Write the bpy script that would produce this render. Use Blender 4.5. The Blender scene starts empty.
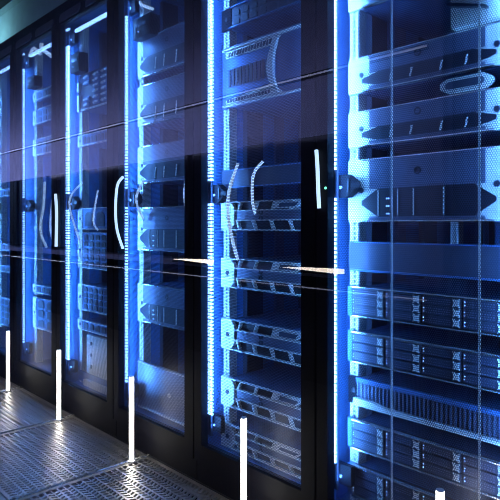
import bpy, math, random
from mathutils import Vector, Matrix
random.seed(4)
C = bpy.context.scene.collection
SC = bpy.context.scene

# ------------------------------------------------------------------ camera
cd = bpy.data.cameras.new('camera'); cam = bpy.data.objects.new('camera', cd); C.objects.link(cam)
cam.location = (1.094, -1.32, 0.975)
cam.rotation_euler = (math.radians(90), 0, math.radians(46.577))
cd.sensor_width = 36; cd.lens = 40.32; cd.shift_y = -0.05; cd.clip_start = 0.02
SC.camera = cam
# ------------------------------------------------------------------ world, exposure
w = bpy.data.worlds.new('world'); SC.world = w; w.use_nodes = True
w.node_tree.nodes['Background'].inputs[0].default_value = (0.10, 0.16, 0.45, 1)
w.node_tree.nodes['Background'].inputs[1].default_value = 0.05
SC.view_settings.view_transform = 'Standard'; SC.view_settings.look = 'None'
SC.view_settings.gamma = 1; SC.view_settings.exposure = 0.0
try: SC.view_settings.use_curve_mapping = False
except Exception: pass
SC.cycles.transparent_max_bounces = 24
SC.cycles.max_bounces = 8
SC.cycles.filter_width = 1.0

def area(name, loc, target, sx, sy, power, col, parent=None):
    l = bpy.data.lights.new(name, 'AREA'); l.shape = 'RECTANGLE'; l.size = sx; l.size_y = sy
    l.energy = power; l.color = col
    o = bpy.data.objects.new(name, l); C.objects.link(o); o.location = loc
    d = Vector(target) - Vector(loc)
    o.rotation_euler = d.to_track_quat('-Z', 'Y').to_euler()
    if parent: o.parent = parent
    return o
# teal wash above the cabinets; unseen fill added to brighten the opposite wall
area('teal_wash_light', (-6.5, 0.9, 3.36), (-6.5, 1.3, 3.36), 0.8, 0.05, 5, (0.40, 0.78, 0.95))
area('opposite_ceiling_light', (-3.9, -2.8, 1.75), (-3.9, -3.6, 1.45), 6.0, 0.2, 50, (0.42, 0.48, 1.0))

# ------------------------------------------------------------------ materials
def mat(name, col, rough=.4, metal=0., emit=None, es=0., bump=None, spec=None):
    m = bpy.data.materials.new(name); m.use_nodes = True
    nt = m.node_tree; b = nt.nodes['Principled BSDF']
    b.inputs['Base Color'].default_value = (*col, 1); b.inputs['Roughness'].default_value = rough
    b.inputs['Metallic'].default_value = metal
    if spec is not None: b.inputs['Specular IOR Level'].default_value = spec
    if emit:
        b.inputs['Emission Color'].default_value = (*emit, 1); b.inputs['Emission Strength'].default_value = es
    if bump:
        tc = nt.nodes.new('ShaderNodeTexCoord'); mp = nt.nodes.new('ShaderNodeMapping')
        mp.inputs['Scale'].default_value = bump[1]
        n = nt.nodes.new('ShaderNodeTexNoise'); n.inputs['Scale'].default_value = bump[0]
        nt.links.new(tc.outputs['Object'], mp.inputs['Vector']); nt.links.new(mp.outputs['Vector'], n.inputs['Vector'])
        mx = nt.nodes.new('ShaderNodeMix'); mx.data_type = 'RGBA'
        mx.inputs['A'].default_value = (*[c*.8 for c in col], 1); mx.inputs['B'].default_value = (*[min(1, c*1.2) for c in col], 1)
        nt.links.new(n.outputs['Fac'], mx.inputs['Factor']); nt.links.new(mx.outputs['Result'], b.inputs['Base Color'])
        bp = nt.nodes.new('ShaderNodeBump'); bp.inputs['Strength'].default_value = bump[2]; bp.inputs['Distance'].default_value = .002
        nt.links.new(n.outputs['Fac'], bp.inputs['Height']); nt.links.new(bp.outputs['Normal'], b.inputs['Normal'])
    return m
V1 = (1, 1, 1)
FRAME = mat('black_powder_coat', (.005, .005, .009), .6, bump=(300, V1, .1), spec=.12)
SHELL = mat('cabinet_steel', (.09, .22, .46), .42, .35, bump=(60, V1, .05))
RAIL = mat('zinc_rail', (.95, .86, .78), .35, .3, bump=(90, V1, .05))
EAR = mat('pale_bezel_metal', (.96, .86, .76), .40, .2, bump=(120, V1, .05))
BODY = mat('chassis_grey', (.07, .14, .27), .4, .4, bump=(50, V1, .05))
PANEL = mat('panel_grey_blue', (.15, .17, .25), .38, .4, bump=(80, V1, .05))
BRUSH = mat('brushed_steel', (.30, .33, .40), .30, .8, bump=(40, (1, 1, 14), .6))
DARK = mat('recess_black', (.012, .013, .022), .45, bump=(80, V1, .05))
DRIVE = mat('drive_caddy_dark', (.07, .08, .12), .4, .3, bump=(150, V1, .1))
CHROME = mat('bright_steel', (.93, .87, .8), .22, .8, bump=(40, V1, .02))
WHITE = mat('white_plastic', (1, .93, .85), .35, bump=(60, V1, .02))
TILE = mat('floor_grate_steel', (.55, .52, .49), .38, .85, bump=(70, V1, .12))
PIT = mat('subfloor_dark', (.015, .017, .025), .7, bump=(10, V1, .2))
LAV = mat('lavender_wall_paint', (.62, .60, .80), .7, bump=(8, V1, .1))
TEAL = mat('teal_wall_paint', (.40, .62, .62), .8, bump=(6, V1, .1))
CEIL = mat('ceiling_black', (.012, .012, .016), .8, bump=(6, V1, .1))
GLOSSDARK = mat('dark_window_glass', (.008, .008, .016), .12, bump=(4, V1, .02))
GREENL = mat('green_led', (.1, .5, .3), .4, emit=(.2, 1, .6), es=1.6)
BLUEL = mat('blue_indicator', (.2, .4, .9), .4, emit=(.30, .55, 1), es=2.2)
LED = mat('blue_white_led', (.5, .7, 1), .4, emit=(.24, .50, 1), es=7)
TUBE = mat('white_tube_glow', (1, 1, 1), .4, emit=(1, .97, .90), es=14)
PAINTED_GLOW = mat('rope_light_glow', (.8, .9, 1), .4, emit=(.55, .78, 1), es=1.3)  # emission stands in for white strokes reflected in the glass
LINE = mat('line_lamp_glow', (1, 1, 1), .4, emit=(.75, .78, 1), es=2.2)
WARM = mat('warm_lamp_glow', (1, 1, 1), .4, emit=(1, .85, .70), es=13)
for m in (LED, BLUEL, GREENL, LINE):
    try: m.cycles.emission_sampling = 'NONE' if m is not LED else 'FRONT'
    except Exception: pass

# perforated door sheet: hexagonal round holes, 5 mm pitch, from object coordinates
def mesh_mat():
    m = bpy.data.materials.new('perforated_sheet'); m.use_nodes = True; nt = m.node_tree; N = nt.nodes; L = nt.links
    b = N['Principled BSDF']; b.inputs['Base Color'].default_value = (.05, .06, .10, 1); b.inputs['Roughness'].default_value = .4
    b.inputs['Metallic'].default_value = .4
    tc = N.new('ShaderNodeTexCoord'); sx = N.new('ShaderNodeSeparateXYZ'); L.new(tc.outputs['Object'], sx.inputs[0])
    def M(op, a, bb=None, c=None):
        n = N.new('ShaderNodeMath'); n.operation = op
        for i, v in enumerate((a, bb, c)):
            if v is None: continue
            if isinstance(v, (int, float)): n.inputs[i].default_value = v
            else: L.new(v, n.inputs[i])
        return n.outputs[0]
    p = .0059; q = p*1.7320508
    def cell(off):
        u = M('SUBTRACT', M('FRACT', M('ADD', M('DIVIDE', sx.outputs['X'], p), 50+off)), .5)
        v = M('SUBTRACT', M('FRACT', M('ADD', M('DIVIDE', sx.outputs['Z'], q), 50+off)), .5)
        v = M('MULTIPLY', v, 1.7320508)
        return M('SQRT', M('ADD', M('MULTIPLY', u, u), M('MULTIPLY', v, v)))
    d = M('MINIMUM', cell(0), cell(.5))
    hole = M('LESS_THAN', d, .40)
    tr = N.new('ShaderNodeBsdfTransparent'); mx = N.new('ShaderNodeMixShader')
    L.new(hole, mx.inputs[0]); L.new(b.outputs[0], mx.inputs[1]); L.new(tr.outputs[0], mx.inputs[2])
    L.new(mx.outputs[0], N['Material Output'].inputs[0]); return m
MESH = mesh_mat()
def glass_mat():
    m = bpy.data.materials.new('partition_glass'); m.use_nodes = True; nt = m.node_tree; N = nt.nodes; L = nt.links
    N.remove(N['Principled BSDF'])
    tr = N.new('ShaderNodeBsdfTransparent'); tr.inputs[0].default_value = (.985, .99, 1, 1)
    gl = N.new('ShaderNodeBsdfGlossy'); gl.inputs['Roughness'].default_value = 0.0
    fr = N.new('ShaderNodeFresnel'); fr.inputs['IOR'].default_value = 1.5
    geo = N.new('ShaderNodeNewGeometry')
    mul = N.new('ShaderNodeMath'); mul.operation = 'SUBTRACT'; mul.inputs[0].default_value = 1
    L.new(geo.outputs['Backfacing'], mul.inputs[1])
    m2 = N.new('ShaderNodeMath'); m2.operation = 'MULTIPLY'; L.new(fr.outputs[0], m2.inputs[0]); L.new(mul.outputs[0], m2.inputs[1])
    m3 = N.new('ShaderNodeMath'); m3.operation = 'MULTIPLY'; L.new(m2.outputs[0], m3.inputs[0]); m3.inputs[1].default_value = 1.8
    mx = N.new('ShaderNodeMixShader'); L.new(m3.outputs[0], mx.inputs[0]); L.new(tr.outputs[0], mx.inputs[1]); L.new(gl.outputs[0], mx.inputs[2])
    L.new(mx.outputs[0], N['Material Output'].inputs[0]); return m
GLASS = glass_mat()

# ------------------------------------------------------------------ mesh helpers
class MB:
    def __init__(s): s.v = []; s.f = []
    def box(s, x0, x1, y0, y1, z0, z1):
        n = len(s.v)
        s.v += [(x, y, z) for z in (z0, z1) for y in (y0, y1) for x in (x0, x1)]
        s.f += [tuple(n+i for i in q) for q in ((0,2,3,1),(4,5,7,6),(0,1,5,4),(2,6,7,3),(0,4,6,2),(1,3,7,5))]
        return s
    def prism(s, pts, y0, y1):          # polygon in XZ, counter-clockwise seen from -Y
        n = len(s.v); k = len(pts)
        s.v += [(x, y0, z) for x, z in pts] + [(x, y1, z) for x, z in pts]
        s.f.append(tuple(range(n, n+k))); s.f.append(tuple(range(n+2*k-1, n+k-1, -1)))
        for i in range(k):
            j = (i+1) % k; s.f.append((n+i, n+k+i, n+k+j, n+j))
        return s
    def disc(s, cx, cz, r, y0, y1, k=12):
        return s.prism([(cx+r*math.cos(2*math.pi*i/k), cz+r*math.sin(2*math.pi*i/k)) for i in range(k)], y0, y1)
    def ring(s, cx, cz, r0, r1, y0, y1, k=16):
        n = len(s.v)
        for i in range(k):
            a = 2*math.pi*i/k
            for r, y in ((r0, y0), (r1, y0), (r1, y1), (r0, y1)): s.v.append((cx+r*math.cos(a), y, cz+r*math.sin(a)))
        for i in range(k):
            j = (i+1) % k
            for q in range(4):
                s.f.append((n+4*i+q, n+4*j+q, n+4*j+(q+1) % 4, n+4*i+(q+1) % 4))
        return s
    def bar(s, a, b, wdt, h):            # flat bar on XY between a and b, top at z=a[2]
        ax, ay, z = a; bx, by, _ = b; d = Vector((bx-ax, by-ay)); d.normalize(); p = Vector((-d.y, d.x))*wdt/2
        n = len(s.v)
        for zz in (z, z-h):
            s.v += [(ax+p.x, ay+p.y, zz), (bx+p.x, by+p.y, zz), (bx-p.x, by-p.y, zz), (ax-p.x, ay-p.y, zz)]
        s.f += [(n+3, n+2, n+1, n), (n, n+1, n+5, n+4), (n+1, n+2, n+6, n+5), (n+2, n+3, n+7, n+6), (n+3, n, n+4, n+7)]
        return s
    def tube(s, pts, r, k=8, sub=6, cap=True):
        P = [Vector(p) for p in pts]
        if len(P) > 2 and sub > 1:
            Q = []
            for i in range(len(P)-1):
                p0 = P[max(i-1, 0)]; p1 = P[i]; p2 = P[i+1]; p3 = P[min(i+2, len(P)-1)]
                for j in range(sub):
                    t = j/sub
                    Q.append(.5*((2*p1)+(p2-p0)*t+(2*p0-5*p1+4*p2-p3)*t*t+(3*p1-p0-3*p2+p3)*t**3))
            Q.append(P[-1]); P = Q
        n = len(s.v)
        for i, p in enumerate(P):
            d = (P[min(i+1, len(P)-1)]-P[max(i-1, 0)]).normalized()
            u = d.cross(Vector((0, 1, 0)));
            if u.length < .1: u = d.cross(Vector((1, 0, 0)))
            u.normalize(); w_ = d.cross(u)
            for q in range(k):
                a = 2*math.pi*q/k; s.v.append(tuple(p+r*(math.cos(a)*u+math.sin(a)*w_)))
        for i in range(len(P)-1):
            for q in range(k):
                q2 = (q+1) % k
                s.f.append((n+i*k+q, n+i*k+q2, n+(i+1)*k+q2, n+(i+1)*k+q))
        if cap:
            s.f.append(tuple(n+q for q in range(k-1, -1, -1))); s.f.append(tuple(n+(len(P)-1)*k+q for q in range(k)))
        return s
    def mesh(s, name, m):
        me = bpy.data.meshes.new(name); me.from_pydata(s.v, [], s.f); me.update(); me.materials.append(m); return me
    def build(s, name, m, parent=None, loc=(0, 0, 0), smooth=False):
        me = s.mesh(name, m)
        if smooth:
            for p in me.polygons: p.use_smooth = True
        return put(name, me, parent, loc)
def put(name, me, parent=None, loc=(0, 0, 0)):
    o = bpy.data.objects.new(name, me); C.objects.link(o); o.location = loc
    if parent: o.parent = parent
    return o
def tag(o, label, cat, group=None, kind=None):
    o['label'] = label; o['category'] = cat
    if group: o['group'] = group
    if kind: o['kind'] = kind
    return o
def thing(name, label, cat, loc, group=None):
    o = bpy.data.objects.new(name, None); C.objects.link(o); o.location = loc; o.empty_display_size = .05
    return tag(o, label, cat, group)
def struct(o): o['kind'] = 'structure'; return o

# ------------------------------------------------------------------ setting: floor, walls, ceiling
fl = struct(MB().box(-7, 3, -3.6, 1.3, -.30, -.05).build('floor', PIT))
TX, TY = .68, .575
def tile_mesh():
    b = MB(); r = .016; x0, x1, y0, y1 = .002, TX-.002, .002, TY-.002; t = .03
    b.box(x0, x1, y0, y0+r, -t, 0); b.box(x0, x1, y1-r, y1, -t, 0)
    b.box(x0, x0+r, y0+r, y1-r, -t, 0); b.box(x1-r, x1, y0+r, y1-r, -t, 0)
    xa, xb, ya, yb = x0+r, x1-r, y0+r, y1-r; nb = 11; bh = (yb-ya)/nb
    for i in range(nb):
        yy = ya+i*bh
        if i: b.bar((xa, yy, 0), (xb, yy, 0), .008, .006)
        b.bar((xa, yy+bh/2, -.0003), (xb, yy+bh/2, -.0003), .0045, .006)
        n = 31; px = (xb-xa)/n
        for j in range(n+1):
            for k, sgn in ((0, 1), (1, -1)):
                ys = yy+k*bh/2; xs = xa+j*px+(k*.5*px)
                xe = xs+sgn*px*.55; xs2 = xs-sgn*px*.05
                if min(xs2, xe) < xa or max(xs2, xe) > xb: continue
                b.bar((xs2, ys, -.0006), (xe, ys+bh/2, -.0006), .0078, .006)
    return b.mesh('floor_tile', TILE)
tm = tile_mesh()
XS = .44
for i in range(-1, 9):
    for j in range(0, 3):
        put('floor_tile', tm, fl, (XS-.68*(i+1)-0.0, -.005-TY*(j+1), .0))
for i in range(-1, 9):
    MB().tube([(0, -1.72, .001), (0, -.006, .001)], .007, 10, 1).build('seam_strip', CHROME, fl, (XS-.68*i, 0, 0))
for j in range(1, 3):
    MB().tube([(-5.5, 0, -.001), (1.1, 0, -.001)], .004, 8, 1).build('seam_strip', CHROME, fl, (0, -.005-TY*j, 0))
struct(MB().box(-7, 3, 1.30, 1.40, -.3, 3.75).build('wall_back', TEAL))
struct(MB().box(-7.1, -7, -3.6, 1.4, -.3, 3.75).build('wall_left', TEAL))
struct(MB().box(-7, 3, -3.6, 1.4, 3.75, 3.85).build('ceiling', CEIL))
MB().box(-7, 3, -.004, 1.3, -.05, 0).build('plinth_floor', PIT, fl)
# opposite side of the room, seen only as reflections in the glass
struct(MB().box(-7, 3, -3.7, -3.6, -.3, 3.75).build('wall_front', CEIL))
lp = MB(); lp.box(-6.9, -.32, -3.6, -3.5, .65, 3.75)
o = struct(lp.build('trim_1', LAV))
wn = struct(MB().box(-6.85, -.64, -3.5, -3.485, .72, 1.53).build('window_1', GLOSSDARK))
for k in range(8):
    MB().box(-6.85+.88*k-.012, -6.85+.88*k+.012, -3.486, -3.47, .72, 1.53).build('window_mullion', FRAME, wn)
t = thing('linear_lamp', 'thin white line lamp high on the lavender wall opposite the cabinets', 'lamp', (-3.4, -3.5, 1.9))  # emissive line added so the glass mirrors a thin streak
MB().box(-3.2, 3.0, 0, .02, 0, .03).build('lamp_housing', FRAME, t); MB().box(-3.2, 3.0, .02, .024, .010, .020).build('diffuser', LINE, t)
t = thing('linear_lamp', 'thin white line lamp low under the dark window opposite the cabinets', 'lamp', (-3.4, -3.5, .565))  # lower emissive line, also added for its reflection
MB().box(-3.2, 3.0, 0, .02, 0, .03).build('lamp_housing', FRAME, t); MB().box(-3.2, 3.0, .02, .024, .012, .018).build('diffuser', LINE, t)
for x, l in ((-1.45, 'short warm strip lamp on the opposite wall, nearer its right end'), (-2.65, 'short warm strip lamp on the opposite wall, farther to the left')):
    t = thing('strip_lamp', l, 'lamp', (x, -3.48, .675))
    MB().box(0, .53, 0, .02, 0, .05).build('lamp_housing', FRAME, t)
    MB().prism([(.0, .024), (.5, .008), (.53, .012), (.53, .042), (.2, .034)], .021, .025).build('diffuser', WARM, t)  # tapered emissive face added to give the warm reflected streak

# glass partition between the photographer and the cabinet row
gp = thing('glass_partition', 'clear glass partition running parallel to the cabinet row and mirroring the opposite wall', 'partition', (-2.2, -1.05, 0))
MB().box(-4.6, 4.4, -.004, .004, .03, 3.2).build('glass_pane', GLASS, gp)
MB().box(-4.6, 4.4, -.02, .02, .0, .03).build('bottom_channel', FRAME, gp)
MB().box(-4.6, 4.4, -.02, .02, 3.2, 3.3).build('top_channel', FRAME, gp)

# ------------------------------------------------------------------ cabinets
D_TOP, D_BOT = 2.035, .150
_cab = {}
def cached(key, fn):
    if key not in _cab: _cab[key] = fn()
    return _cab[key]
def m_frame(i=1):
    b = MB(); xr = .556 if i == 0 else .542
    for x0, x1 in ((.004, .046), (xr, .596)): b.box(x0, x1, -.012, .020, .085, 2.10)
    b.box(.046, xr, -.012, .020, .085, D_BOT); b.box(.046, xr, -.012, .020, D_TOP, 2.10)
    return b.mesh('door_frame', FRAME)
def m_shell():
    b = MB(); b.box(.001, .005, .022, 1.05, .10, 2.10); b.box(.595, .599, .022, 1.05, .10, 2.10)
    b.box(.005, .595, .022, 1.05, .10, .118); b.box(.005, .595, .022, 1.05, 2.08, 2.10)
    return b.mesh('shell', SHELL)
def m_rear():
    b = MB(); b.box(.005, .595, 1.04, 1.05, .118, 2.08)
    return b.mesh('rear_door', SHELL)
def m_rear_rib():
    b = MB()
    for k in range(12): b.box(.03+.047*k, .045+.047*k, 1.02, 1.04, .13, 2.06)
    return b.mesh('rear_rib', DARK)
def m_top():
    b = MB(); b.box(.0, .6, -.012, 1.05, 2.10, 2.14)
    return b.mesh('roof', FRAME)
def m_plinth():
    return MB().box(.002, .598, .004, 1.04, 0, .083).mesh('plinth', FRAME)
def m_rail():
    b = MB()
    b.box(-.016, -.004, .0, .003, .125, 2.06); b.box(.006, .014, 0, .003, .125, 2.06)
    b.box(-.0165, -.0145, .003, .05, .125, 2.06)
    z = .125
    while z < 2.05:
        b.box(-.004, .006, 0, .003, z, z+.0060); z += .0148
    b.box(.0146, .0166, .003, .04, .125, 2.06)
    return b.mesh('mounting_rail', RAIL)
def m_channel():
    return MB().box(-.014, .014, .012, .018, D_BOT+.02, 2.045).mesh('led_channel', DRIVE)
def m_beads(hw=.009, sh=0):
    b = MB(); z = .185
    while z < 2.03:
        skip = (1.05 < z < 1.13) or (1.94 < z < 2.01) or (z < .25)
        if not skip:
            b.prism([(sh-hw+.002, z), (sh+hw-.002, z), (sh+hw, z+.004), (sh+hw-.002, z+.008), (sh-hw+.002, z+.008), (sh-hw, z+.004)], .004, .012)
        z += .0135
    return b.mesh('led_beads', LED)
def m_bracket():
    b = MB(); b.prism([(0, -.035), (.055, -.035), (.085, -.012), (.085, .012), (.055, .035), (0, .035)], 0, .03)
    return b.mesh('latch_block', FRAME)
def m_latchpin():
    b = MB(); b.box(.060, .066, -.004, 0, -.02, .02); b.box(.074, .1, -.004, .0, -.006, .006); b.disc(.098, 0, .010, -.005, 0)
    return b.mesh('latch_pin', DARK)
def m_hinge():
    return MB().disc(.02, .0, .004, -.002, .0, 8).mesh('lock_light', GREENL)
def m_sheet():
    b = MB(); b.box(.066, .5565, .0035, .0045, D_BOT+.0005, D_TOP-.0005); return b.mesh('perforated_panel', MESH)
def m_rod():
    return MB().tube([(0, 0, D_BOT), (0, 0, D_TOP)], .0030, 8, 1).mesh('stiffener', EAR)
def m_handle():
    return MB().tube([(0, 0, -.10), (.004, -.010, -.085), (-.006, -.014, 0), (-.002, -.012, .07), (0, 0, .085)], .0045, 8).mesh('pull_handle', WHITE)
def m_duct():
    b = MB(); b.box(.005, .030, .0, .09, .125, 2.06)
    return b.mesh('cable_duct', DARK)
def m_duct2():
    b = MB(); b.box(.005, .018, .0, .05, .125, 2.06)
    return b.mesh('side_stiffener', PANEL)
def m_slot():
    b = MB(); b.prism([(.03, .0), (.24, .0), (.26, .018), (.26, .04), (.05, .04), (.03, .025)], -.018, -.012); return b.mesh('vent_cover', PANEL)
labels = [
 'nearest server cabinet at the right with see-through perforated door and stacked drive arrays',
 'server cabinet left of the nearest one, with an arc-handled chassis',
 'third server cabinet from the right, with a brushed blank panel at its bottom',
 'fourth server cabinet from the right, with a block of small modules near its top',
 'fifth server cabinet from the right, white rope light curling at its top',
 'farthest server cabinet, cut off by the left edge of the photo']
LEDCOL = (.085, .32, 1.0)
cabs = []
def cabinet(i):
    x = -.6*i if i else 0.0
    t = thing('server_cabinet', labels[i], 'cabinet', (x, 0, 0), 'server cabinets in the row')
    cabs.append(t)
    dr = put('door_frame', cached('frame%d' % min(i, 1), lambda: m_frame(i)), t)
    s = put('perforated_panel', cached('sheet', m_sheet), dr)
    for xr in ((.252, .494) if i == 0 else ()):
        put('stiffener', cached('rod', m_rod), dr, (xr, .0085, 0))
    put('shell', cached('shell', m_shell), t); rd = put('rear_door', cached('rear', m_rear), t)
    rr = put('rear_rib', cached('rib', m_rear_rib), rd)
    put('roof', cached('top', m_top), t); put('plinth', cached('plinth', m_plinth), t)
    for xr, sc in ((.061, 1), (.539, -1)):
        r = put('mounting_rail', cached('rail', m_rail), t, (xr, .10, 0)); r.scale = (sc, 1, 1)
        put('rail_backing', cached('rbk', lambda: MB().box(-.006, .008, .005, .007, .125, 2.06).mesh('rail_backing', DARK)), r)  # dark strip added so the rail holes look shaded
        r = put('rear_rail', cached('rail', m_rail), t, (xr, .75, 0)); r.scale = (sc, 1, 1)
    put('cable_duct', cached('duct', m_duct), t, (0, .24, 0)); put('side_stiffener', cached('duct2', m_duct2), t, (0, .42, 0))
    put('cable_duct', cached('duct', m_duct), t, (0, .58, 0))
    for k, xl in enumerate((.030, .570)):
        ch = put('led_channel', cached('chan', m_channel), t, (xl, .030, 0))
        wide = i in (1, 3) and k == 0
        lb = put('led_beads', cached('beads%d' % wide, lambda: m_beads(.021 if wide else .008, .004 if wide else .002)), ch); lb['kind'] = 'stuff'
        area('led_strip_light', (x+xl+(.020 if k == 0 else -.020), .030, 1.1), (x+xl+(.35 if k == 0 else -.25), .5, 1.1), .022, 1.8, 12 if k == 0 else 7.5, LEDCOL)
        if k == 0: area('led_strip_light', (x+xl, .053, 1.1), (x-.10, .30, 1.1), .012, 1.8, 10, LEDCOL)  # second light behind the channel, added to brighten the side panel
    for z in (1.093, 1.975, .215):
        br = put('latch_block' if 1 < z < 1.5 else 'strip_clamp', cached('br', m_bracket) if 1 < z < 1.5 else cached('cl', lambda: MB().box(.0, .072, 0, .02, -.028, .032).mesh('strip_clamp', FRAME)), t, (.012 if z > 1 and z < 1.5 else .012, .052, z))
        if 1 < z < 1.5: put('latch_pin', cached('pin', m_latchpin), br)
        d = MB().disc(.035, -.004, .005, -.003, 0, 8).build('status_light', BLUEL, br)
    put('vent_cover', cached('slot', m_slot), t, (.02, 0, 2.045)); put('vent_cover', cached('slot', m_slot), t, (.31, 0, 2.045))
    # horizontal LED bar at the cabinet top
    MB().box(.09, .51, .05, .062, 2.000, 2.014).build('top_led_bar', LED, t)
    if i == 0:
        MB().disc(.040, 1.085, .004, -.015, -.012, 8).build('lock_light', GREENL, dr)
    return x
for i in range(6): cabinet(i)

# ------------------------------------------------------------------ rack units (origin: left bottom of the opening at x=.06, front plane y=.088)
W = .48
def ear_pts(h, w_, ch, side):
    if side < 0: p = [(-.012, 0), (w_-ch, 0), (w_, ch), (w_, h-ch), (w_-ch, h), (-.012, h)]
    else: p = [(W+.012, 0), (W+.012, h), (W-w_+ch, h), (W-w_, h-ch), (W-w_, ch), (W-w_+ch, 0)]
    return p
def ears(t, h, w_=.066, ch=.02, yf=0.0, m=EAR):
    for sd in (-1, 1):
        def f(sd=sd):
            b = MB(); b.prism(ear_pts(h, w_, ch, sd), yf, .0115); return b.mesh('rack_ear', m)
        e = put('rack_ear', cached(('ear', round(h, 3), w_, ch, yf, sd, m.name), f), t)
        xs = w_*.42 if sd < 0 else W-w_*.42
        put('screw', cached(('scr', xs, yf, round(h, 3)), lambda: MB().disc(xs, h*.5, .0085, yf-.0025, yf, 10).mesh('screw', DARK)), e)
def body(t, h, dep=.62):
    put('body', cached(('body', round(h, 3), dep), lambda: MB().box(.022, W-.022, .02, dep, .002, h-.002).mesh('body', BODY)), t)
def unit(cab, z0, h, label, name, cat, group):
    return thing(name, label, cat, (-.6*cab+.06 if cab else .06, .088, z0), group)
def K(*a): return tuple(round(x, 4) if isinstance(x, float) else x for x in a)

def network_chassis(cab, z0, z1, label, badge=True, frac=.5, ew=.07, ech=.030, windows=False):
    h = z1-z0; t = unit(cab, z0, h, label, 'network_chassis', 'chassis', 'network chassis with upper panel and dark recess')
    body(t, h); ears(t, h, ew+.018, .008)
    zc = h*frac; x0, x1 = ew-.004, W-ew+.004
    put('upper_panel', cached(K('up', h, frac, ew), lambda: MB().box(x0, x1, -.002, .0115, zc, h-.004).mesh('upper_panel', PANEL)), t)
    put('top_lip', cached(K('tl', h, ew), lambda: MB().box(ew*.6, W-ew*.6, -.006, .012, h-.004, h).mesh('top_lip', CHROME)), t)
    put('bottom_lip', cached(K('bl', h, ew), lambda: MB().box(ew*.6, W-ew*.6, -.008, .012, 0, .004).mesh('bottom_lip', CHROME)), t)
    def low():
        b = MB(); zm = (zc+.014)/2; b.prism([(x0-.028, zm-.006), (x0+.03, .014), (x1-.03, .014), (x1+.028, zm-.006), (x1+.028, zm+.006), (x1-.03, zc), (x0+.03, zc), (x0-.028, zm+.006)], -.0025, .011); return b.mesh('recess_back', DARK)
    put('recess_back', cached(K('rb', h, frac, ew), low), t)
    put('lower_ledge', cached(K('ll', h, frac, ew), lambda: MB().box(x0, x1, -.004, .0115, .004, .014).mesh('lower_ledge', PANEL)), t)
    if windows:
        for k, xx in enumerate((.075, .14, .19, .28, .375)):
            put('divider', cached(K('dv', h, frac), lambda: MB().box(0, .003, -.0045, -.0025, .018, zc-.004).mesh('divider', EAR)), t, (xx+ew*.3, 0, 0))
        for k in range(3):
            put('indicator', cached('ind', lambda: MB().box(0, .010, -.005, -.0025, 0, .005).mesh('indicator', BLUEL)), t, (.105+ew*.3, 0, .02+k*(zc-.03)/3))
    else:
        for k, xx in enumerate((.135, .20, .29, .36)):
            def f():
                b = MB(); b.prism([(0, .018), (.0035, .018), (.007, zc*.5), (.010, zc*.8), (.006, zc*.8), (.003, zc*.5)], -.006, -.0025); return b.mesh('latch_tab', EAR)
            put('latch_tab', cached(K('tab', h, frac), f), t, (xx, 0, 0))
    put('emblem', cached(K('em', h, frac), lambda: MB().ring(0, 0, .007, .011, -.004, .0).mesh('emblem', DARK)), t, (W*.47, .0, zc+(h-zc)*.5))
    return t

def drive_array(cab, z0, z1, label):
    h = z1-z0; t = unit(cab, z0, h, label, 'drive_array', 'server', 'drive arrays in the nearest cabinet')
    body(t, h)
    for sd in (-1, 1):
        put('rack_ear', cached(K('dear', h, sd), lambda: MB().prism([(-.012, 0), (.004, 0), (.004, h), (-.012, h)] if sd < 0 else [(W-.004, 0), (W+.012, 0), (W+.012, h), (W-.004, h)], -.004, .0115).mesh('rack_ear', SHELL)), t)
    put('front_frame', cached(K('ff', h), lambda: MB().box(.004, W-.004, .004, .0115, 0, h).mesh('front_frame', DARK)), t)
    put('top_lip', cached(K('dtl', h), lambda: MB().box(.004, W-.004, -.012, .004, h-.004, h).mesh('top_lip', CHROME)), t)
    put('bottom_lip', cached(K('dbl', h), lambda: MB().box(.004, W-.004, -.010, .004, 0, .003).mesh('bottom_lip', CHROME)), t)
    rh = (h-.012)/3
    def caddy():
        b = MB(); b.box(0, .112, -.004, .004, .0015, rh-.0015)
        return b.mesh('drive', DRIVE)
    def grille():
        b = MB()
        for r in range(3):
            for k in range(10): b.box(.010+k*.0075, .0145+k*.0075, -.0055, -.004, .005+r*(rh-.008)/3, .005+r*(rh-.008)/3+.0032)
        return b.mesh('drive_grille', PANEL)
    def latch():
        b = MB(); zc = rh/2; b.prism([(.090, zc-.011), (.099, zc-.007), (.109, zc-.011), (.106, zc), (.109, zc+.011), (.099, zc+.007), (.090, zc+.011), (.094, zc)], -.010, -.004)
        return b.mesh('drive_latch', EAR)
    for c in range(4):
        for r in range(3):
            d = put('drive', cached(K('cad', h), caddy), t, (.006+.117*c, 0, .006+rh*r))
            put('drive_grille', cached(K('grl', h), grille), d); put('drive_latch', cached(K('lat', h), latch), d)
            put('status_light', cached('dsl', lambda: MB().box(0, .003, -.006, -.004, 0, .003).mesh('status_light', BLUEL)), d, (.003, 0, rh*.3))
            put('status_light', cached('dsl', None), d, (.003, 0, rh*.62))
    return t

def grille_server(cab, z0, z1, label):
    h = z1-z0; t = unit(cab, z0, h, label, 'vented_server', 'server', None)
    body(t, h); ears(t, h, .02, .003, 0, FRAME)
    put('backing', MB().box(.02, W-.02, .012, .02, 0, h).mesh('backing', DARK), t)
    b = MB(); n = 34
    for k in range(n+1): b.box(.02+k*.44/n, .02+k*.44/n+.005, 0, .011, .012, h-.012)
    for r in range(1, 9): b.box(.02, W-.02, .002, .010, .012+r*(h-.024)/9, .012+r*(h-.024)/9+.0028)
    b.build('grille', PANEL, t)
    MB().box(.02, W-.02, -.006, .011, h-.012, h).build('top_lip', SHELL, t)
    MB().prism([(.015, 0), (W-.02, 0), (W-.02, .008), (.12, .012), (.08, .020), (.015, .022)], -.012, .011).build('bottom_lip', EAR, t)
    return t

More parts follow.
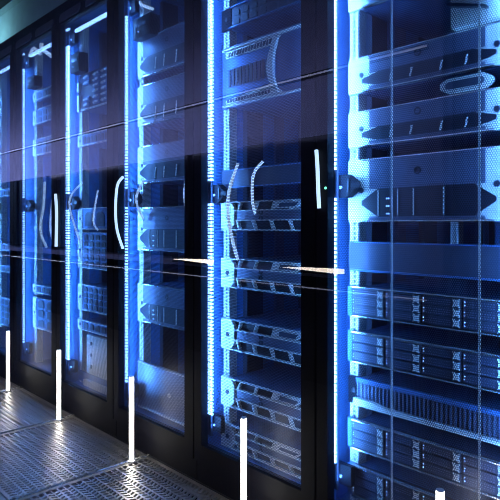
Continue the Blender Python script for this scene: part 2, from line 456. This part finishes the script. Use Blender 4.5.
def blank(cab, z0, z1, label, m=None):
    h = z1-z0; t = unit(cab, z0, h, label, 'blank_panel', 'panel', None)
    MB().box(-.012, W+.012, .002, .0115, 0, h).build('plate', m or DRIVE, t)
    MB().box(.01, W-.01, -.004, .002, 0, .005).build('bottom_lip', SHELL, t); MB().box(.01, W-.01, -.004, .002, h-.004, h).build('top_lip', SHELL, t)
    return t

def open_shelf(cab, z0, z1, label):
    h = z1-z0; t = unit(cab, z0, h, label, 'open_front_server', 'server', 'open-front servers in the second cabinet from the right')
    body(t, h, .55); ears(t, h, .062, .022, -.004)
    a, c = h*.34, h*.70
    put('front_panel', cached(K('ofp', h), lambda: MB().box(.055, W-.055, .004, .02, a, c).mesh('front_panel', PANEL)), t)
    for nm, z, hh in (('top_lip', h-.003, .003), ('panel_edge', c-.003, .003), ('shelf_edge', a, .003), ('bottom_lip', 0, .004)):
        put(nm, cached(K(nm, h), lambda: MB().box(.045, W-.045, -.006, .008, z, z+hh).mesh(nm, EAR)), t)
    put('slot_back', cached(K('osb', h), lambda: MB().box(.055, W-.055, .014, .02, .004, a).box(.055, W-.055, .014, .02, c, h-.003).mesh('slot_back', DARK)), t)
    for xx in (.085, .17, .26, .35):
        put('slot_hook', cached(K('oh', h), lambda: MB().prism([(0, .004), (.006, .004), (-.006, a), (-.014, a)], -.003, .012).prism([(-.006, c), (0, c), (.014, h-.003), (.008, h-.003)], -.003, .012).mesh('slot_hook', EAR)), t, (xx, 0, 0))
    put('module', cached(K('omod', h), lambda: MB().prism([(.262, c+.003), (.375, c+.003), (.405, h-.005), (.28, h-.005)], -.002, .012).mesh('module', EAR)), t)
    put('module_window', cached(K('omw', h), lambda: MB().prism([(.295, c+.008), (.368, c+.008), (.385, h-.010), (.30, h-.010)], -.004, -.002).mesh('module_window', DRIVE)), t)
    put('emblem', cached('oem', lambda: MB().ring(0, .011, .006, .009, 0, .004).ring(0, -.011, .006, .009, 0, .004).mesh('emblem', DARK)), t, (.20, 0, (a+c)/2))
    return t

def arc_chassis(cab, z0, z1, label):
    h = z1-z0; t = unit(cab, z0, h, label, 'blade_chassis', 'chassis', None)
    MB().box(.03, W-.03, .02, .62, .002, h-.002).build('body', BODY, t)
    MB().box(-.012, W+.012, .004, .0115, 0, h).build('front_frame', BODY, t)
    MB().box(.0, W, -.010, .004, h-.014, h-.008).build('top_lip', EAR, t); MB().box(.0, W, -.010, .004, .004, .009).build('bottom_lip', EAR, t)
    MB().box(.0, W, -.006, .004, h-.008, h).build('top_edge', PANEL, t)
    zc = h*.47
    MB().prism([(.02, .032), (.255, .055), (.272, .08), (.272, h-.07), (.255, h-.045), (.02, h-.045)], -.004, .004).build('cover_plate', SHELL, t)
    MB().prism([(.02, h-.044), (.25, h-.044), (.30, h-.018), (.02, h-.018)], -.008, .004).build('upper_bezel', EAR, t)
    MB().prism([(.02, .014), (.31, .014), (.262, .05), (.02, .028)], -.008, .004).build('lower_bezel', EAR, t)
    for k in range(15):
        MB().prism([(.035+k*.0155, h-.041), (.043+k*.0155, h-.041), (.049+k*.0155, h-.024), (.041+k*.0155, h-.024)], -.010, -.008).build('vent_slot', DARK, t)
        MB().box(.03+k*.0155, .039+k*.0155, -.010, -.008, .017, .030).build('lower_vent_slot', DARK, t)
    for k in range(11):
        MB().box(.035+k*.0198, .047+k*.0198, -.007, -.004, zc-.032, zc+.034).build('module_bay', DARK, t)
    b = MB(); P = []
    for s_ in range(13):
        a = -1+2*s_/12; P.append((.290-.042*(1-a*a), zc+a*.095))
    Q = [(.302-.025*(1-(1-2*s_/12)**2), zc+(1-2*s_/12)*.095) for s_ in range(13)]
    for k in range(12):
        a0, a1 = P[k], P[k+1]; b0, b1 = (Q[12-k][0], P[k][1]), (Q[11-k][0], P[k+1][1])
        b.prism([a0, b0, b1, a1], -.018, -.006)
    b.build('arc_handle', EAR, t)
    return t

def port_panel(cab, z0, z1, label, cols=6, rows=2, m=None, right=W-.05, left=.05, dim=False):
    h = z1-z0; t = unit(cab, z0, h, label, 'port_panel', 'panel', 'port panels in the far cabinets')
    body(t, h, .3); ears(t, h, .04, .006, 0, FRAME if dim else EAR)
    MB().box(.035, W-.035, .004, .02, 0, h).build('plate', m or SHELL, t)
    MB().box(.03, W-.03, -.006, .006, h-.004, h).build('top_lip', BODY if dim else EAR, t); MB().box(.03, W-.03, -.006, .006, 0, .006).build('bottom_lip', BODY if dim else EAR, t)
    pw = (right-left)/cols; ph = (h-.016)/rows
    me = MB().prism([(0, 0), (pw*.62, 0), (pw*.62, ph*.6), (pw*.45, ph*.75), (pw*.17, ph*.75), (0, ph*.6)], .0, .004).mesh('port', DARK)
    for c in range(cols):
        for r in range(rows): put('port', me, t, (left+c*pw+pw*.15, 0, .008+r*ph+ph*.1))
    return t

def module_rack(cab, z0, z1, label):
    h = z1-z0; t = unit(cab, z0, h, label, 'module_rack', 'server', None)
    MB().box(.03, W-.03, .02, .5, 0, h).build('body', BODY, t)
    MB().box(-.012, W+.012, .006, .0115, 0, h).build('front_frame', DARK, t)
    MB().box(-.010, .012, -.006, .006, .0, h*.45).build('side_grip', EAR, t); MB().box(-.010, .012, -.006, .006, h*.55, h*.8).build('side_grip', EAR, t)
    MB().box(.03, W-.02, -.008, .006, .0, .006).build('bottom_lip', EAR, t)
    n = 6; mh = (h-.02)/n
    me = MB().box(0, .055, -.004, .006, .003, mh-.004).mesh('module', SHELL); ml = MB().prism([(.005, .006), (.05, .010), (.05, .018), (.005, .014)], -.012, -.004).mesh('module_lever', EAR)
    for c in range(4):
        for r in range(n):
            if c == 0 and r in (2, 3): continue
            d = put('module', me, t, (.085+c*.085+(.0 if c else -.02), 0, .012+r*mh)); put('module_lever', ml, d)
    return t

def module_box(cab, z0, z1, x0, x1, label):
    t = thing('junction_box', label, 'box', (-.6*cab+x0, .045, z0))
    h = z1-z0; w_ = x1-x0
    MB().box(0, w_, 0, .052, 0, h).build('case', FRAME, t)
    MB().box(w_*.2, w_*.8, -.003, 0, h*.55, h*.72).build('label_plate', DRIVE, t)
    MB().disc(w_*.35, h*.3, .003, -.003, 0, 8).build('status_light', BLUEL, t)
    MB().box(w_*.1, w_*.2, -.002, 0, h*.2, h*.8).build('cover_rib', DARK, t)
    return t

R1n = 'in the nearest cabinet'
network_chassis(0, 1.630, 1.725, 'pale-lipped chassis cut off by the top edge of the photo, nearest cabinet', frac=.45)
network_chassis(0, 1.375, 1.480, 'grey network chassis with round badge, second from the top in the nearest cabinet')
network_chassis(0, 1.212, 1.318, 'grey network chassis with round badge, directly under a cable tray in the nearest cabinet')
network_chassis(0, 0.985, 1.172, 'tallest grey network chassis in the nearest cabinet, at eye level beside the dark latch', frac=.52, windows=True)
blank(0, .835, .925, 'plain blank panel above the drive arrays in the nearest cabinet')
drive_array(0, .698, .789, 'topmost drive array in the nearest cabinet, under the blank panel')
drive_array(0, .558, .652, 'second drive array from the top, directly above the vented server')
grille_server(0, .430, .512, 'dark server with a slotted vent front between the drive arrays')
drive_array(0, .295, .384, 'third drive array from the top, directly below the vented server')
drive_array(0, .150, .244, 'lowest drive array in the nearest cabinet, near its base')

arc_chassis(1, 1.420, 1.650, 'blade chassis with pale curved arc handle and a row of dark bays')
port_panel(1, 1.72, 1.80, 'dim port panel above the arc-handled chassis', 8, 2, DRIVE, dim=True)
blank(1, 1.115, 1.185, 'dim blank panel halfway up the second cabinet from the right, above the open-front servers', DRIVE)
for (a, b_), l in zip(((.955, 1.062), (.738, .848), (.503, .617), (.285, .394), (.128, .217)),
    ('topmost open-front server in the second cabinet from the right, at eye level', 'second open-front server from the top, second cabinet from the right',
     'middle open-front server of the five in the second cabinet', 'fourth open-front server from the top, second cabinet from the right',
     'lowest open-front server, behind the light tube near the floor')):
    open_shelf(1, a, b_, l)

module_box(2, 1.815, 1.905, .075, .215, 'black junction box high in the third cabinet from the right')
for (a, b_), l in zip(((1.650, 1.825), (1.430, 1.611), (1.165, 1.333), (.860, 1.054), (.534, .706)),
    ('topmost pale-eared chassis in the third cabinet from the right, just below the black junction box', 'second pale-eared chassis from the top, third cabinet from the right',
     'middle pale-eared chassis in the third cabinet from the right, above eye level', 'pale-eared chassis with small indicator windows at eye level, third cabinet', 'lowest pale-eared chassis with indicator windows, above the brushed panel')):
    network_chassis(2, a, b_, l, frac=.5, ew=.042, ech=.004, windows=b_ < 1.1)
t = unit(2, .139, .209, 'tall brushed metal panel at the bottom of the third cabinet', 'brushed_panel', 'panel', None)
MB().box(-.012, W+.012, .0, .0115, 0, .209).build('plate', BRUSH, t); MB().box(.0, W, -.008, .0, 0, .005).build('bottom_lip', EAR, t)
MB().box(.0, W, -.008, .0, .204, .209).build('top_lip', EAR, t); MB().disc(.24, .10, .010, -.003, 0).build('lock', EAR, t)

module_box(3, 1.785, 1.885, .048, .15, 'black junction box high in the fourth cabinet from the right')
module_rack(3, 1.585, 1.78, 'rack of small lever modules below the black box in the fourth cabinet')
port_panel(3, 1.395, 1.455, 'slim pale panel under the module rack, fourth cabinet from the right', 10, 1)
port_panel(3, .950, 1.065, 'port panel with pale top band at eye level, fourth cabinet', 3, 1)
port_panel(3, .746, .937, 'tall port panel with rows of square ports below eye level, fourth cabinet', 6, 5)
port_panel(3, .522, .658, 'port panel with scattered round openings in the lower half, fourth cabinet', 7, 4)
t = unit(3, .14, .34, 'pale upright plate at the bottom of the fourth cabinet', 'cover_plate', 'panel', None)
MB().box(.11, .40, -.01, .0115, .06, .26).build('plate', EAR, t); MB().box(-.012, W+.012, .0, .0115, 0, .05).build('base_flange', SHELL, t)
MB().box(.11, .40, -.03, -.01, .0, .03).build('bottom_lip', EAR, t)
for k in range(3): MB().disc(.16, .10+.06*k, .010, -.013, -.01, 10).build('screw', DARK, t)
port_panel(3, .415, .47, 'slim port panel just above the pale plate, fourth cabinet', 6, 1)

module_box(4, 1.81, 1.875, .06, .17, 'small black junction box high in the fifth cabinet from the right')
port_panel(4, 1.735, 1.79, 'topmost slim panel in the fifth cabinet from the right', 5, 1)
port_panel(4, 1.59, 1.68, 'second panel from the top in the fifth cabinet', 5, 2)
port_panel(4, 1.40, 1.50, 'third panel from the top in the fifth cabinet', 5, 2)
port_panel(4, .56, .61, 'slim panel in the lower half of the fifth cabinet', 6, 1)
port_panel(4, .345, .535, 'tall lower panel with one column of large openings, fifth cabinet', 3, 3)
port_panel(5, 1.17, 1.22, 'slim panel at eye level in the farthest cabinet', 5, 1)
port_panel(5, .80, .85, 'slim panel below eye level in the farthest cabinet', 5, 1)
port_panel(5, .655, .70, 'lower slim panel in the farthest cabinet', 5, 1)
port_panel(5, .29, .48, 'tall panel with small ports near the base of the farthest cabinet', 6, 4)

# cable trays and managers
t = thing('cable_tray', 'pale elongated hexagonal cable tray above a chassis at the right', 'tray', (.36, .070, 1.322))
ct = MB(); 
ct.prism([(0, .010), (.018, 0), (.118, 0), (.135, .012), (.135, .026), (.118, .036), (.018, .036), (0, .026)], .0, .022)
ct.build('tray', EAR, t)
MB().prism([(.016, .012), (.024, .008), (.112, .008), (.12, .014), (.12, .022), (.112, .028), (.024, .028), (.016, .022)], -.002, 0).build('tray_opening', DRIVE, t)
t = thing('cable_manager', 'pale cable manager beside the top right chassis of the nearest cabinet', 'cable manager', (.395, .060, 1.485))
MB().box(0, .135, 0, .03, 0, .14).build('back_plate', EAR, t)
for k in range(4): MB().prism([(.0, .055+k*.024), (.10, .025+k*.024), (.10, .031+k*.024), (.0, .063+k*.024)], -.02, 0).build('finger', DARK, t)

# ------------------------------------------------------------------ painted reflection strokes and glowing cables
def cable(cab, pts, r, label, m=PAINTED_GLOW, name='rope_light'):  # emissive strands; most are reflections painted as solid strokes
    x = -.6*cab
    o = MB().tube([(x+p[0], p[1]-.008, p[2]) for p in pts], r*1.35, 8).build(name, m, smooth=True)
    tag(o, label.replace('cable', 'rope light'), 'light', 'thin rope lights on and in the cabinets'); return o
cable(1, [(.161, .078, 1.203), (.133, .06, 1.105), (.128, .058, 1.012), (.15, .06, .92), (.161, .078, .845)], .0045, 'long white cable hanging in a bow left in the second cabinet from the right')  # reflection painted as a solid stroke
cable(1, [(.29, .08, 1.20), (.262, .06, 1.153), (.257, .06, 1.064), (.252, .078, 1.015)], .0038, 'shorter white cable right of the long one, second cabinet from the right')  # reflection painted as a solid stroke
cable(2, [(.122, .08, 1.18), (.116, .045, 1.09), (.120, .08, 1.0)], .004, 'short white cable by the left rail of the third cabinet')  # reflection painted as a solid stroke
cable(2, [(.443, .08, 1.17), (.463, .055, 1.097), (.45, .08, 1.01)], .004, 'white cable at the right side of the third cabinet')  # reflection painted as a solid stroke
cable(3, [(.135, .08, 1.2), (.085, .030, 1.095), (.112, .08, .875)], .004, 'long bowed white cable beside the light strip of the fourth cabinet')  # reflection painted as a solid stroke
cable(3, [(.30, .08, 1.15), (.31, .05, 1.0), (.30, .08, .95)], .0035, 'white cable in the middle of the fourth cabinet')  # reflection painted as a solid stroke
cable(4, [(.26, .08, 1.228), (.316, .05, 1.091), (.27, .05, .946), (.29, .08, .841)], .0055, 'white cable bowed across the middle of the fifth cabinet')  # reflection painted as a solid stroke
cable(4, [(.40, .08, 1.228), (.43, .05, 1.091), (.41, .05, .946), (.42, .08, .841)], .0055, 'white cable at the right of the fifth cabinet, beside a matching one')  # reflection painted as a solid stroke
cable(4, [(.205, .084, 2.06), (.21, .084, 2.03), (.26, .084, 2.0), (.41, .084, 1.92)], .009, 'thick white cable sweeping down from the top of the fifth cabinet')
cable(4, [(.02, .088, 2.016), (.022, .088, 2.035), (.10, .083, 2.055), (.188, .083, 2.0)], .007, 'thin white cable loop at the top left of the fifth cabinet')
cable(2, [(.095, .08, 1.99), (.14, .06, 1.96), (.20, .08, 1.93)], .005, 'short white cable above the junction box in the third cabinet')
cable(0, [(.010, -.012, 1.20), (.016, -.014, 1.15), (.019, -.014, 1.08), (.021, -.012, 1.025)], .0042, 'white cable on the black frame left of the nearest cabinet')  # reflection painted as a solid stroke
cable(2, [(.085, -.004, 1.19), (.050, -.012, 1.15), (.035, -.012, 1.04), (.050, -.012, .95), (.085, -.004, .87)], .0045, 'white cable bowed over the left door edge of the third cabinet')  # reflection painted as a solid stroke
cable(3, [(.010, -.012, 1.14), (.026, -.013, 1.04), (.018, -.012, .86)], .006, 'white cable on the left door edge of the fourth cabinet')  # reflection painted as a solid stroke
# ------------------------------------------------------------------ light tubes on the floor
tl = ['light tube at the bottom right corner, before the nearest cabinet', 'light tube before the second cabinet, cut by the bottom edge',
      'light tube standing on the floor seam in front of the third cabinet', 'light tube standing on the floor seam in front of the fourth cabinet',
      'farthest visible light tube at the left edge of the photo']
for k in range(5):
    t = thing('light_tube', 'slim white '+tl[k], 'lamp', (.445-.68*k, -.09, 0), 'light tubes standing along the row')
    MB().tube([(0, 0, .0), (0, 0, .006)], .012, 16, 1).build('base', WHITE, t)
    MB().tube([(0, 0, .006), (0, 0, .350)], .0095, 12, 1).build('tube', TUBE, t, smooth=True)
    MB().tube([(0, 0, .350), (0, 0, .353)], .0095, 12, 1).build('end_cap', WHITE, t)
